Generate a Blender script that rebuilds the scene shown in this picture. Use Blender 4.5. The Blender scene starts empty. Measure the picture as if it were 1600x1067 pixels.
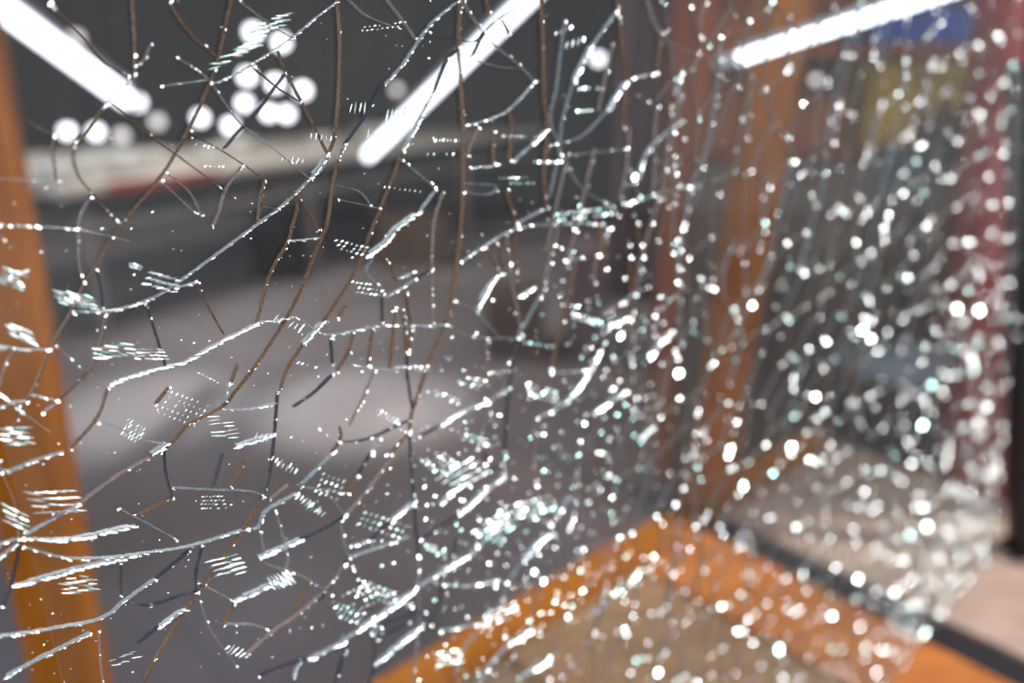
import bpy, bmesh, math, random
from mathutils import Vector, Matrix
from mathutils.geometry import delaunay_2d_cdt
random.seed(11)
R = random.random
def U(a, b): return a + (b - a) * random.random()

# ------------------------------------------------------------------ camera
H = 1.35
F = 1244.4                       # focal length in pixels of the 1600 px frame (28 mm on 36 mm)
PITCH = math.radians(20)
scene = bpy.context.scene
cd = bpy.data.cameras.new('camera'); cam = bpy.data.objects.new('camera', cd)
scene.collection.objects.link(cam); scene.camera = cam
cam.location = (0, 0, H); cam.rotation_euler = (math.radians(70), 0, 0)
cd.lens = 28; cd.sensor_width = 36; cd.clip_start = .02; cd.clip_end = 60
cd.dof.use_dof = True; cd.dof.focus_distance = .302; cd.dof.aperture_fstop = 3.4

# ------------------------------------------------------------------ world, sun, exposure
TO_SUN = Vector((.50, -.12, .86)).normalized()
w = bpy.data.worlds.new('daylight'); scene.world = w; w.use_nodes = True
nt = w.node_tree; nt.nodes.clear()
bg = nt.nodes.new('ShaderNodeBackground'); ow = nt.nodes.new('ShaderNodeOutputWorld')
tc = nt.nodes.new('ShaderNodeTexCoord'); sp = nt.nodes.new('ShaderNodeSeparateXYZ'); cr = nt.nodes.new('ShaderNodeValToRGB')
nt.links.new(tc.outputs['Generated'], sp.inputs[0]); nt.links.new(sp.outputs['Z'], cr.inputs[0])
cr.color_ramp.elements[0].position = 0; cr.color_ramp.elements[0].color = (.86, .88, .92, 1)
cr.color_ramp.elements[1].position = .8; cr.color_ramp.elements[1].color = (.42, .55, .85, 1)
nt.links.new(cr.outputs[0], bg.inputs[0]); bg.inputs[1].default_value = 1.0
nt.links.new(bg.outputs[0], ow.inputs[0])
sd = bpy.data.lights.new('sun', 'SUN'); sun = bpy.data.objects.new('sun', sd); scene.collection.objects.link(sun)
sd.energy = 3.6; sd.angle = math.radians(1.2); sd.color = (1, .97, .93)
sun.rotation_euler = (-TO_SUN).to_track_quat('-Z', 'Y').to_euler()
vs = scene.view_settings; vs.view_transform = 'Standard'; vs.look = 'None'; vs.gamma = 1; vs.exposure = 0
vs.use_curve_mapping = False
cy = scene.cycles; cy.use_denoising = True; cy.transparent_max_bounces = 40; cy.max_bounces = 6
cy.sample_clamp_indirect = 3; cy.caustics_reflective = False; cy.caustics_refractive = False

def fill_light(x, y, e):  # added area fill, unseen, to brighten table, floor and shelf fronts
    ld = bpy.data.lights.new('added_fill_light', 'AREA'); lo = bpy.data.objects.new('added_fill_light', ld); scene.collection.objects.link(lo)
    ld.shape = 'RECTANGLE'; ld.size = 1.2; ld.size_y = .6; ld.energy = e; ld.color = (1, .95, .92); lo.location = (x, y, 2.38)
fill_light(-1.6, 4.4, 34); fill_light(1.6, 4.0, 12); fill_light(1.0, 1.75, 11)
for x_, y_, e_ in ((-.60, 2.95, 330), (-1.52, 2.9, 220)):      # added unseen spots that brighten two patches of floor
    ld = bpy.data.lights.new('added_floor_spot', 'SPOT'); lo = bpy.data.objects.new('added_floor_spot', ld); scene.collection.objects.link(lo)
    ld.energy = e_; ld.spot_size = math.radians(26); ld.spot_blend = 1; ld.shadow_soft_size = .05; ld.color = (.96, .97, 1); lo.location = (x_, y_, 2.37)

# ------------------------------------------------------------------ helpers
def ray(u, v):
    x = (u - 800) / F; y = -(v - 533.5) / F
    return Vector((x, math.cos(PITCH) + y * math.sin(PITCH), y * math.cos(PITCH) - math.sin(PITCH)))
CAM = Vector((0, 0, H))
def W(u, v, y): r = ray(u, v); return CAM + r * (y / r.y)          # on the upright plane at distance y
def Z(u, v, z): r = ray(u, v); return CAM + r * ((z - H) / r.z)    # on the level plane at height z

def nodes(name):
    m = bpy.data.materials.new(name); m.use_nodes = True; n = m.node_tree
    return m, n, n.nodes['Principled BSDF']
def srgb(c): return tuple(((x / 255) / 12.92 if x <= 10 else (((x / 255) + .055) / 1.055) ** 2.4) for x in c) + (1,)
def mat(name, rgb, rough=.6, rgb2=None, scale=(8, 8, 8), bump=0, metal=0, spec=.4, detail=4):
    m, n, b = nodes(name)
    b.inputs['Roughness'].default_value = rough; b.inputs['Metallic'].default_value = metal
    b.inputs['Specular IOR Level'].default_value = spec
    if rgb2 is None: rgb2 = tuple(c * .82 for c in rgb)
    t = n.nodes.new('ShaderNodeTexCoord'); mp = n.nodes.new('ShaderNodeMapping'); mp.inputs['Scale'].default_value = scale
    no = n.nodes.new('ShaderNodeTexNoise'); no.inputs['Detail'].default_value = detail; no.inputs['Scale'].default_value = 1
    rp = n.nodes.new('ShaderNodeValToRGB')
    rp.color_ramp.elements[0].position = .35; rp.color_ramp.elements[0].color = srgb(rgb2)
    rp.color_ramp.elements[1].position = .65; rp.color_ramp.elements[1].color = srgb(rgb)
    n.links.new(t.outputs['Object'], mp.inputs[0]); n.links.new(mp.outputs[0], no.inputs['Vector'])
    n.links.new(no.outputs['Fac'], rp.inputs[0]); n.links.new(rp.outputs[0], b.inputs['Base Color'])
    if bump:
        bp = n.nodes.new('ShaderNodeBump'); bp.inputs['Strength'].default_value = bump; bp.inputs['Distance'].default_value = .002
        n.links.new(no.outputs['Fac'], bp.inputs['Height']); n.links.new(bp.outputs[0], b.inputs['Normal'])
    return m
def lamp_mat(name, rgb, strength):
    m, n, b = nodes(name); b.inputs['Base Color'].default_value = rgb + (1,)
    b.inputs['Emission Color'].default_value = rgb + (1,); b.inputs['Emission Strength'].default_value = strength
    return m
def clear_glass(name, tint, refl, haze):
    m = bpy.data.materials.new(name); m.use_nodes = True; n = m.node_tree; n.nodes.clear()
    o = n.nodes.new('ShaderNodeOutputMaterial'); tr = n.nodes.new('ShaderNodeBsdfTransparent'); tr.inputs[0].default_value = tint + (1,)
    gl = n.nodes.new('ShaderNodeBsdfGlossy'); gl.inputs['Roughness'].default_value = .03
    lw = n.nodes.new('ShaderNodeLayerWeight'); lw.inputs['Blend'].default_value = .5
    pw = n.nodes.new('ShaderNodeMath'); pw.operation = 'POWER'; pw.inputs[1].default_value = 5
    ml = n.nodes.new('ShaderNodeMath'); ml.operation = 'MULTIPLY_ADD'; ml.inputs[1].default_value = refl; ml.inputs[2].default_value = .03
    mx = n.nodes.new('ShaderNodeMixShader')
    df = n.nodes.new('ShaderNodeBsdfDiffuse'); df.inputs[0].default_value = (.8, .85, .84, 1); m2 = n.nodes.new('ShaderNodeMixShader')
    m2.inputs[0].default_value = haze
    n.links.new(lw.outputs['Facing'], pw.inputs[0]); n.links.new(pw.outputs[0], ml.inputs[0]); n.links.new(ml.outputs[0], mx.inputs[0])
    n.links.new(tr.outputs[0], m2.inputs[1]); n.links.new(df.outputs[0], m2.inputs[2])
    n.links.new(m2.outputs[0], mx.inputs[1]); n.links.new(gl.outputs[0], mx.inputs[2]); n.links.new(mx.outputs[0], o.inputs[0])
    return m
def fracture(name, rgb, alpha, rough, metal):
    """broken glass surface: part of the light goes through, the rest is scattered by the rough break"""
    m = bpy.data.materials.new(name); m.use_nodes = True; n = m.node_tree
    b = n.nodes['Principled BSDF']; o = n.nodes['Material Output']
    b.inputs['Base Color'].default_value = rgb + (1,); b.inputs['Roughness'].default_value = rough; b.inputs['Metallic'].default_value = metal
    tr = n.nodes.new('ShaderNodeBsdfTransparent'); mx = n.nodes.new('ShaderNodeMixShader')
    no = n.nodes.new('ShaderNodeTexNoise'); no.inputs['Scale'].default_value = 900; no.inputs['Detail'].default_value = 2
    t = n.nodes.new('ShaderNodeTexCoord'); n.links.new(t.outputs['Object'], no.inputs['Vector'])
    mr = n.nodes.new('ShaderNodeMapRange'); mr.inputs['From Min'].default_value = .35; mr.inputs['From Max'].default_value = .65
    mr.inputs['To Min'].default_value = alpha * .55; mr.inputs['To Max'].default_value = min(1, alpha * 1.3)
    n.links.new(no.outputs['Fac'], mr.inputs['Value']); n.links.new(mr.outputs[0], mx.inputs[0])
    n.links.new(tr.outputs[0], mx.inputs[1]); n.links.new(b.outputs[0], mx.inputs[2]); n.links.new(mx.outputs[0], o.inputs[0])
    return m

class MB:
    def __init__(s): s.v = []; s.f = []
    def add(s, vs_, fs):
        k = len(s.v); s.v += [tuple(p) for p in vs_]; s.f += [tuple(i + k for i in f) for f in fs]; return s
    def box(s, c, e, ax=None, ch=0):
        """bevelled box: centre c, full size e, optional 3 axes"""
        ax = ax or (Vector((1, 0, 0)), Vector((0, 1, 0)), Vector((0, 0, 1)))
        bm = bmesh.new(); bmesh.ops.create_cube(bm, size=1)
        for v in bm.verts: v.co = Vector((v.co.x * e[0], v.co.y * e[1], v.co.z * e[2]))
        if ch: bmesh.ops.bevel(bm, geom=bm.edges[:], offset=ch, segments=2, affect='EDGES')
        bm.verts.index_update(); c = Vector(c)
        s.add([c + ax[0] * v.co.x + ax[1] * v.co.y + ax[2] * v.co.z for v in bm.verts], [[v.index for v in f.verts] for f in bm.faces])
        bm.free(); return s
    def bar(s, a, b, wx, wy, ref=Vector((0, 0, 1)), ch=0):
        a = Vector(a); b = Vector(b); d = (b - a); L = d.length; d.normalize()
        if abs(d.dot(ref)) > .98: ref = Vector((0, 1, 0))
        x = d.cross(ref).normalized(); y = d.cross(x).normalized()
        return s.box((a + b) / 2, (wx, wy, L), (x, y, d), ch)
    def tube(s, pts, r, n=10, cap=True):
        pts = [Vector(p) for p in pts]; vs_ = []; fs = []
        for i, p in enumerate(pts):
            d = (pts[min(i + 1, len(pts) - 1)] - pts[max(i - 1, 0)]).normalized()
            ref = Vector((0, 0, 1)) if abs(d.z) < .95 else Vector((0, 1, 0))
            x = d.cross(ref).normalized(); y = d.cross(x).normalized(); rr = r[i] if isinstance(r, (list, tuple)) else r
            vs_ += [p + (x * math.cos(t) + y * math.sin(t)) * rr for t in (2 * math.pi * k / n for k in range(n))]
        for i in range(len(pts) - 1):
            fs += [(i * n + k, i * n + (k + 1) % n, (i + 1) * n + (k + 1) % n, (i + 1) * n + k) for k in range(n)]
        if cap: fs += [tuple(range(n))[::-1], tuple(range((len(pts) - 1) * n, len(pts) * n))]
        return s.add(vs_, fs)
    def lathe(s, c, prof, n=20):
        c = Vector(c); m = len(prof)
        vs_ = [c + Vector((r * math.cos(2 * math.pi * k / n), r * math.sin(2 * math.pi * k / n), z)) for r, z in prof for k in range(n)]
        return s.add(vs_, [(i * n + k, i * n + (k + 1) % n, (i + 1) * n + (k + 1) % n, (i + 1) * n + k) for i in range(m - 1) for k in range(n)])
    def build(s, name, m, parent=None, kind=None, smooth=False, base=None):
        off = parent_world(parent) if parent else (Vector(base) if base is not None else Vector((0, 0, 0)))
        me = bpy.data.meshes.new(name); me.from_pydata([tuple(Vector(p) - off) for p in s.v], [], s.f); me.update()
        if smooth: me.polygons.foreach_set('use_smooth', [True] * len(me.polygons))
        me.materials.append(m); o = bpy.data.objects.new(name, me); scene.collection.objects.link(o)
        if parent: o.parent = parent
        else: o.location = off
        if kind: o['kind'] = kind
        return o
def parent_world(p):
    o = Vector((0, 0, 0))
    while p: o += Vector(p.location); p = p.parent
    return o
def tag(o, label, cat, group=None):
    o['label'] = label; o['category'] = cat
    if group: o['group'] = group
    return o
def thing(name, loc, label, cat, group=None):
    o = bpy.data.objects.new(name, None); scene.collection.objects.link(o); o.location = loc; o.empty_display_size = .05
    return tag(o, label, cat, group)

# ------------------------------------------------------------------ materials
M_floor = mat('worn concrete', (158, 150, 151), .8, (118, 110, 108), (.9, .7, 1), 0, detail=2)
M_slat = mat('dark slat', (74, 66, 64), .6, (36, 33, 36), (6, 6, .6))
M_wall = mat('dark wall', (36, 38, 42), .8)
M_ceil = mat('ceiling board', (70, 68, 66), .9)
M_orange = mat('orange stained wood', (174, 104, 22), .6, (146, 82, 14), (60, 60, 4), .2, spec=.12)
M_orange_board = mat('orange stained boards', (200, 120, 54), .45, (166, 96, 44), (9, 60, 60), .3)
M_pink = mat('weathered pinkish boards', (188, 160, 142), .6, (158, 132, 116), (9, 50, 50), .3)
M_brownb = mat('weathered brown boards', (140, 118, 94), .55, (112, 90, 70), (9, 50, 50), .3)
M_tanb = mat('tan stained boards', (162, 124, 88), .5, (132, 98, 66), (9, 50, 50), .3)
M_gap = mat('black joint', (34, 28, 32), .8)
M_frame = mat('black painted metal', (26, 22, 28), .35, (16, 14, 18))
M_table = mat('pale laminate', (232, 224, 214), .45, (214, 204, 192), (2, 2, 2))
M_tleg = mat('pale painted steel', (160, 152, 146), .4)
M_white = mat('white glazed china', (240, 240, 236), .2)
M_red = mat('red paint', (188, 62, 52), .5, (160, 48, 44), (4, 4, 2))
M_redtag = mat('red price strip', (206, 66, 44), .6)
M_blue = mat('blue plastic', (46, 86, 190), .4, (36, 70, 160))
M_yellow = mat('yellow plastic', (214, 176, 40), .4, (190, 150, 34))
M_black = mat('black cloth', (30, 30, 34), .8)
M_carton = mat('brown cardboard', (160, 98, 58), .8, (134, 78, 44), (5, 5, 5))
M_plank = mat('brown stained plank', (176, 84, 20), .6, (126, 54, 12), (20, 20, 2))
M_mauve = mat('mauve grey cloth', (150, 128, 130), .9, (122, 102, 104), (14, 14, 1.5))
M_taupe = mat('taupe partition', (112, 96, 82), .8, (88, 74, 62), (3, 3, 1))
M_teal = mat('dark teal metal', (34, 50, 52), .4)
M_steel = mat('grey blue steel', (132, 142, 148), .4)
M_tube = lamp_mat('lit fluorescent tube', (.88, .90, 1.0), 5)
M_bulb_dim = lamp_mat('dim globe bulb', (.95, .90, .88), 1.3)
M_bulb = lamp_mat('lit globe bulb', (.93, .93, 1.0), 5)
M_lampbody = mat('white lamp housing', (200, 202, 206), .4)
M_wire = mat('black flex', (24, 24, 24), .6)

# ------------------------------------------------------------------ the room
fl = MB().box((0, 4.0, -.05), (14, 12, .1)).build('floor', M_floor, kind='structure')
wb = MB().box((0, 7.05, 1.2), (13, .1, 2.4)).build('wall_back', M_wall, kind='structure', base=(0, 7, 0))
xs = -5.6
while xs < 5.6:
    ww = .085
    s_ = MB().box((xs, 6.975, 1.2), (ww, .05, 2.36), ch=.006).build('slat', M_slat, wb)
    xs += .135
ce = MB().box((0, 4.15, 2.45), (13, 6.2, .1)).build('ceiling', M_ceil, kind='structure')

# ------------------------------------------------------------------ rotated counter (platform) that carries the pane
A42 = math.radians(42)
E1 = Vector((math.cos(A42), math.sin(A42), 0)); E2 = Vector((math.sin(A42), -math.cos(A42), 0)); EZ = Vector((0, 0, 1))
Z0 = .5101
KS = 1.5556
def P(s, t, z=Z0): return E1 * s * KS + E2 * t * KS + EZ * z
ctr = thing('timber_counter', P(.45, 0, 0), 'low wooden counter of orange and pinkish boards under the cracked glass pane', 'counter')
T0, T1 = -.46, .62
def board(s0, s1, m, nm='board', lab=None):
    o = MB().box(P((s0 + s1) / 2, (T0 + T1) / 2, Z0 - .0125), ((s1 - s0) * KS, (T1 - T0) * KS, .025), (E1, E2, EZ), .002).build(nm, m, ctr)
    if lab: o['label'] = lab
board(-.20, .035, M_brownb); board(.041, .215, M_brownb); board(.221, .40, M_brownb, lab='weathered brown counter board')
board(.406, .605, M_tanb, lab='dull tan counter board'); board(.611, .722, M_orange_board, lab='bright orange stained counter board')
board(.768, .925, M_pink, lab='pale pinkish counter board'); board(.930, 1.06, M_pink)
MB().box(P(.745, (T0 + T1) / 2, Z0 - .018), (.065, (T1 - T0) * KS, .02), (E1, E2, EZ)).build('joint_strip', M_gap, ctr)['label'] = 'dark recessed strip between orange and pinkish boards'
MB().box(P(.43, T0 - .026, Z0 - .018), (1.26 * KS, .075, .06), (E1, E2, EZ), .008).build('edge_trim', M_orange, ctr)['label'] = 'rounded orange edge rail'
MB().box(P(.43, (T0 + T1) / 2, Z0 - .05), (1.2 * KS, (T1 - T0 - .06) * KS, .05), (E1, E2, EZ)).build('frame', M_brownb, ctr)
for s_, t_ in ((-.14, T0 + .05), (1.0, T0 + .05), (-.14, T1 - .05), (1.0, T1 - .05)):
    MB().box(P(s_, t_, (Z0 - .07) / 2), (.06, .06, Z0 - .07), (E1, E2, EZ), .004).build('leg', M_brownb, ctr)

# orange posts
pa = P(.775, T0 - .030, Z0 + .012); pb = W(1232, -60, 1.24)
t = thing('orange_post', pa, 'slanting orange wooden post standing on the corner of the counter behind the cracks', 'post')
MB().bar(pa, pb, .078, .05, ref=Vector((0, 1, 0)), ch=.007).build('shaft', M_orange, t)
MB().bar(pa + Vector((0, 0, .004)), pa + (pb - pa).normalized() * .05, .088, .06, ref=Vector((0, 1, 0)), ch=.004).build('foot_block', M_orange, t)
q0 = W(112, 1067, 1.2); q1 = W(-85, 0, 1.2); d = (q1 - q0).normalized(); q0 = q0 - d * (q0.z / d.z); q1 = q0 + d * (2.39 / d.z)
t = thing('orange_post', q0, 'upright orange wooden post at the left edge of the picture, scuffed and knotted', 'post')
MB().bar(q0, q1, .118, .07, ref=Vector((0, 1, 0)), ch=.006).build('shaft', M_orange, t)
for k in range(9):
    pu = random.uniform(.7, 1.6)
    c = q0 + d * pu + Vector((U(-.045, .045), -.0362, 0))
    MB().box(c, (U(.003, .006), .001, U(.008, .02))).build('knot', M_gap, t)

# black upright at the far end of the pane
m0 = Z(1594, 862, Z0) + Vector((0, 0, .002)); m1 = W(1596, 100, m0.y)
t = thing('window_mullion', m0, 'black metal upright frame bar beside the right edge of the glass', 'frame bar')
MB().bar(m0, m1, .03, .04, ref=Vector((0, 1, 0)), ch=.003).build('bar', M_frame, t)
MB().box(m0 + Vector((0, 0, .006)), (.05, .06, .012), ch=.002).build('foot_plate', M_frame, t)
MB().bar(m0 + Vector((-.019, -.010, .01)), m1 + Vector((-.019, -.010, 0)), .006, .01, ref=Vector((0, 1, 0))).build('glazing_bead', M_frame, t)

# red pillar
ra, rb = W(1510, 735, 2.0), W(1606, 0, 2.0); rd = (rb - ra) / (rb.z - ra.z); rp = ra - rd * ra.z; rq = ra + rd * (2.38 - ra.z)
t = thing('red_pillar', rp, 'dull red square pillar standing behind the right part of the pane', 'pillar')
MB().bar(rp + Vector((0, 0, .0)), rq, .17, .14, ref=Vector((0, 1, 0)), ch=.01).build('shaft', M_red, t)
MB().box(rp + Vector((0, 0, .06)), (.24, .18, .12), ch=.01).build('plinth', M_red, t)
for zz in (.55, 1.0, 1.32):
    MB().box(rp + rd * zz + Vector((0, -.073, 0)), (.168, .006, .02), ch=.002).build('moulding', M_red, t)

# ------------------------------------------------------------------ long pale display table at the left
ta = Z(88, 298, .735); tb_ = Z(880, 197, .735); td = (tb_ - ta); tl = td.length; td.normalize(); tn = Vector((-td.y, td.x, 0)); tw = 1.1
t = thing('display_table', (ta.x, ta.y, 0), 'long pale display table running back into the shop, red price strip on its edge', 'table')
ax = (td, tn, EZ)
MB().box((ta + tb_) / 2 + tn * tw / 2 - EZ * .02, (tl, tw, .04), ax, .006).build('tabletop', M_table, t)
MB().box((ta + tb_) / 2 + tn * .03 - EZ * .085, (tl - .05, .02, .09), ax).build('apron', M_wall, t)['label'] = 'dark recessed band under the tabletop'
MB().box((ta + tb_) / 2 + tn * .03 - EZ * .20, (tl - .1, .03, .04), ax, .004).build('rail', M_tleg, t)
for k in (0.03, .35, .7, .98):
    for nn in (.05, tw - .06):
        c = ta + td * tl * k + tn * nn
        MB().box((c.x, c.y, .3475), (.05, .05, .695), ax, .004).build('leg', M_tleg, t)
c = ta + td * .55 - tn * .004 - EZ * .02
MB().box(c, (.62, .006, .05), ax).build('price_strip', M_redtag, t)
def bowl(p, r, lab):
    t = thing('china_bowl', p, lab, 'bowl', 'white china on the display table')
    MB().lathe(p, [(r * .001, .002), (r * .5, .002), (r * .5, .012), (r * .8, r * .35), (r, r * .8), (r * .95, r * .8), (r * .75, r * .38), (r * .4, .02), (r * .001, .018)]).build('body', M_white, t, smooth=True)
    MB().lathe(p, [(r * .99, r * .79), (r * 1.03, r * .8), (r * 1.0, r * .83), (r * .96, r * .8)]).build('rim', M_white, t, smooth=True)
for k, (a, b, r, lab) in enumerate([(.12, .25, .10, 'white china bowl nearest the left end of the display table'), (.32, .4, .09, 'second white china bowl from the left end of the table'),
        (.5, .3, .11, 'larger white china bowl left of the red strip'), (.75, .45, .1, 'white china bowl behind the red price strip'),
        (1.0, .3, .1, 'white china bowl on the table under the hanging bulbs'), (1.35, .5, .12, 'wide white china bowl on the middle of the table'),
        (1.9, .35, .1, 'white china bowl farther along the display table'), (2.5, .5, .12, 'farthest white china bowl on the display table')]):
    p = ta + td * a + tn * b; bowl(Vector((p.x, p.y, .735)), r, lab)
for k, (a, lab) in enumerate([(.2, 'flat white box at the left back of the display table'), (.62, 'flat white box in the middle back of the display table')]):
    p = ta + td * a + tn * .8
    t = thing('white_box', (p.x, p.y, .735), lab, 'box')
    MB().box((p.x, p.y, .765), (.34, .26, .06), ax, .004).build('box_body', M_white, t); MB().box((p.x, p.y, .805), (.35, .27, .02), ax, .004).build('lid', M_white, t)

# ------------------------------------------------------------------ lamps
def tube_lamp(a, b, lab, r=.019):
    a = Vector(a); b = Vector(b); d = (b - a).normalized(); up = (EZ - d * d.z).normalized()
    t = thing('tube_lamp', a, lab, 'lamp')
    MB().tube([a, b], r, 14).build('lit_tube', M_tube, t, smooth=True)
    for e, s in ((a, -1), (b, 1)): MB().tube([e, e + d * s * .03], r * 1.1, 12).build('end_cap', M_lampbody, t)
    MB().bar(a + up * r * 1.6, b + up * r * 1.6, r * 1.6, r * 1.1, ref=up, ch=.004).build('housing', M_lampbody, t)
    for k in (.15, .85):
        c = a.lerp(b, k) + up * r * 2; MB().tube([c, Vector((c.x, c.y, 2.4))], .003, 6).build('hanging_wire', M_wire, t)
tube_lamp(W(-75, -45, 2.3), W(196, 155, 3.0), 'lit fluorescent tube hanging at the upper left, sloping down to the right', .028)
tube_lamp(W(575, 243, 3.5), W(850, -25, 2.7), 'lit fluorescent tube at top centre, rising steeply to the right', .019)
tube_lamp(W(1152, 92, 1.13), W(1500, -18, 1.08), 'long slim lit fluorescent tube hanging at the upper right before the shelving', .0075)
BUL = [(395, 50, 'topmost bulb of the left column of the hanging cluster'), (440, 66, 'second highest hanging bulb, right of the topmost'), (386, 119, 'hanging bulb left of centre in the cluster'),
       (430, 130, 'hanging bulb in the centre of the cluster'), (473, 141, 'rightmost hanging bulb of the cluster'), (382, 161, 'lower left hanging bulb of the cluster'),
       (420, 176, 'lowest hanging bulb of the cluster, left of its twin'), (448, 178, 'lowest right hanging bulb of the cluster'), (313, 184, 'hanging bulb left of the cluster, low over the table'),
       (360, 196, 'hanging bulb just above the table below the cluster'), (215, 160, 'hanging bulb at the lower end of the left tube'), (246, 190, 'dim hanging bulb right of the left tube end'),
       (118, 60, 'hanging bulb behind the upper left tube'), (620, 140, 'hanging bulb left of the centre tube'), (935, 92, 'hanging bulb right of the centre tube'), (1065, 28, 'hanging bulb near the top edge left of the right tube'),
       (1275, 125, 'hanging bulb below the right tube before the plank wall'), (190, 212, 'hanging bulb lowest over the left end of the table'), (150, 206, 'hanging bulb over the left end of the table'), (105, 205, 'leftmost hanging bulb low over the table')]
for u, v, lab in BUL:
    yy = 3.3 if v < 150 else 3.6
    if u > 1200: yy = 1.9
    p = W(u, v, yy); rr = .026 if u < 500 else .018
    if u > 1200: rr = .010
    t = thing('globe_bulb', p, 'small lit white ' + lab, 'bulb', 'small lit globe bulbs on hanging flexes')
    MB().lathe(p, [(rr * math.sin(math.pi * k / 8) + 1e-5, -rr * math.cos(math.pi * k / 8)) for k in range(9)], 14).build('globe', M_bulb_dim if (u in (246, 118, 620, 1275, 190)) else M_bulb, t, smooth=True)
    MB().lathe(p, [(.001, rr * .8), (rr * .45, rr * .8), (rr * .45, rr * 1.6), (.001, rr * 1.6)], 10).build('socket', M_wire, t)
    MB().tube([p + EZ * rr * 1.6, Vector((p.x, p.y, 2.4))], .002, 5).build('flex', M_wire, t)

# ------------------------------------------------------------------ things behind the right half
def rect_box(name, u0, v0, u1, v1, y, dep, m, lab, cat, ch=.006):
    a = W(u0, v1, y); b = W(u1, v0, y); x0, x1 = a.x, W(u1, v1, y).x; c = Vector(((x0 + x1) / 2, y + dep / 2, a.z)); h = b.z - a.z
    t = thing(name, c, lab, cat); return t, c, x1 - x0, h
# shelf unit of brown planks
sx0, sx1 = W(1085, 290, 2.3).x, W(1530, 290, 2.3).x; st, sb = 2.2, W(1200, 285, 2.3).z
shelfz = [W(1300, 232, 2.3).z, W(1300, 72, 2.3).z]
t = thing('plank_shelving', ((sx0 + sx1) / 2, 2.5, 0), 'brown plank shelving holding blue and yellow crates behind the glass', 'shelving')
for k in range(7):
    x = sx0 + (k + .5) * (sx1 - sx0) / 7
    MB().box((x, 2.72, 1.15), ((sx1 - sx0) / 7 - .008, .02, 2.3), ch=.002).build('back_plank', M_plank, t)
for x in (sx0, sx1):
    MB().box((x, 2.51, 1.15), (.03, .42, 2.3), ch=.003).build('side_panel', M_plank, t)
for zz in shelfz + [.45, 1.95]: MB().box(((sx0 + sx1) / 2, 2.5, zz - .012), (sx1 - sx0 - .03, .40, .024), ch=.002).build('shelf', M_plank, t)
def crate(u0, u1, v0, z, y, m, lab, cat='crate', nm='plastic_crate'):
    x0, x1 = W(u0, v0, y).x, W(u1, v0, y).x; ht = W(u0, v0, y).z - z; c = Vector(((x0 + x1) / 2, y + .14, z))
    t = thing(nm, c, lab, cat); wx = x1 - x0
    MB().box(c + EZ * ht / 2, (wx, .26, ht), ch=.008).build('tub', m, t)
    MB().box(c + EZ * (ht - .01), (wx + .016, .276, .018), ch=.004).build('rim', m, t)
    for k in range(3): MB().box(c + Vector((wx * (-.3 + .3 * k), -.132, ht * .5)), (.012, .008, ht * .8), ch=.002).build('rib', m, t)
crate(1375, 1530, 8, shelfz[1], 2.34, M_blue, 'blue plastic crate on the upper shelf')
crate(1372, 1450, 100, shelfz[0] + .0, 2.34, M_yellow, 'yellow plastic crate at left on the lower shelf')
crate(1460, 1528, 92, shelfz[0] + .0, 2.34, M_yellow, 'yellow plastic crate at right on the lower shelf, beside the pillar')
crate(1110, 1190, 120, shelfz[0], 2.34, M_carton, 'brown cardboard carton at the left end of the lower shelf', 'carton', 'cardboard_carton')
crate(1215, 1330, 150, shelfz[0], 2.34, M_carton, 'low brown cardboard carton in the middle of the lower shelf', 'carton', 'cardboard_carton')
crate(1120, 1240, 20, shelfz[1], 2.34, M_carton, 'brown cardboard carton on the upper shelf', 'carton', 'cardboard_carton')
# black bag on a hook below the lower shelf
bp_ = W(1482, 205, 2.18)
t = thing('black_bag', bp_, 'black cloth bag hanging in front of the shelving below the yellow crates', 'bag')
MB().lathe(bp_ - EZ * .09, [(.001, 0), (.05, .01), (.075, .05), (.07, .11), (.04, .15), (.001, .155)], 14).build('pouch', M_black, t, smooth=True)
MB().tube([bp_ + Vector((-.03, 0, .05)), bp_ + Vector((-.02, 0, .12)), bp_ + Vector((.02, 0, .12)), bp_ + Vector((.03, 0, .05))], .005, 6).build('handle', M_black, t)
# taupe partition below
px0, px1 = W(1100, 280, 2.12).x, W(1500, 280, 2.12).x; pz = W(1300, 262, 2.12).z
t = thing('taupe_partition', ((px0 + px1) / 2, 2.14, 0), 'waist-high taupe panel partition in front of the plank shelving', 'partition')
for k in range(3):
    wv = (px1 - px0) / 3; MB().box((px0 + wv * (k + .5), 2.14, pz / 2 + .02), (wv - .01, .03, pz - .06), ch=.004).build('panel', M_taupe, t)
MB().box(((px0 + px1) / 2, 2.14, pz - .01), (px1 - px0 + .02, .045, .03), ch=.004).build('top_rail', M_taupe, t)
for x in (px0, px1): MB().box((x, 2.14, pz / 2), (.03, .04, pz), ch=.003).build('stile', M_taupe, t)
# teal stool with long back standing before the partition
sc_ = W(1412, 480, 1.75); sc_.z = 0
t = thing('metal_stool', sc_, 'dark teal metal high stool before the taupe partition', 'stool')
sz = W(1400, 560, 1.75).z
MB().lathe(sc_, [(.001, sz - .02), (.13, sz - .02), (.14, sz - .005), (.13, sz + .01), (.001, sz + .012)], 20).build('seat', M_steel, t, smooth=True)
for k in range(4):
    an = math.pi / 4 + k * math.pi / 2; dx = Vector((math.cos(an), math.sin(an), 0))
    MB().tube([sc_ + dx * .09 + EZ * (sz - .02), sc_ + dx * .18], .012, 8).build('leg', M_teal, t)
rg = [sc_ + Vector((math.cos(a) * .145, math.sin(a) * .145, sz * .4)) for a in (2 * math.pi * k / 16 for k in range(17))]
MB().tube(rg, .007, 6, False).build('foot_ring', M_teal, t)
bt = W(1405, 235, 1.75).z
for dx in (-.035, .055): MB().tube([sc_ + Vector((dx, .1, sz)), sc_ + Vector((dx - .01, .12, bt))], .011, 8).build('back_post', M_teal, t)
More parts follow.
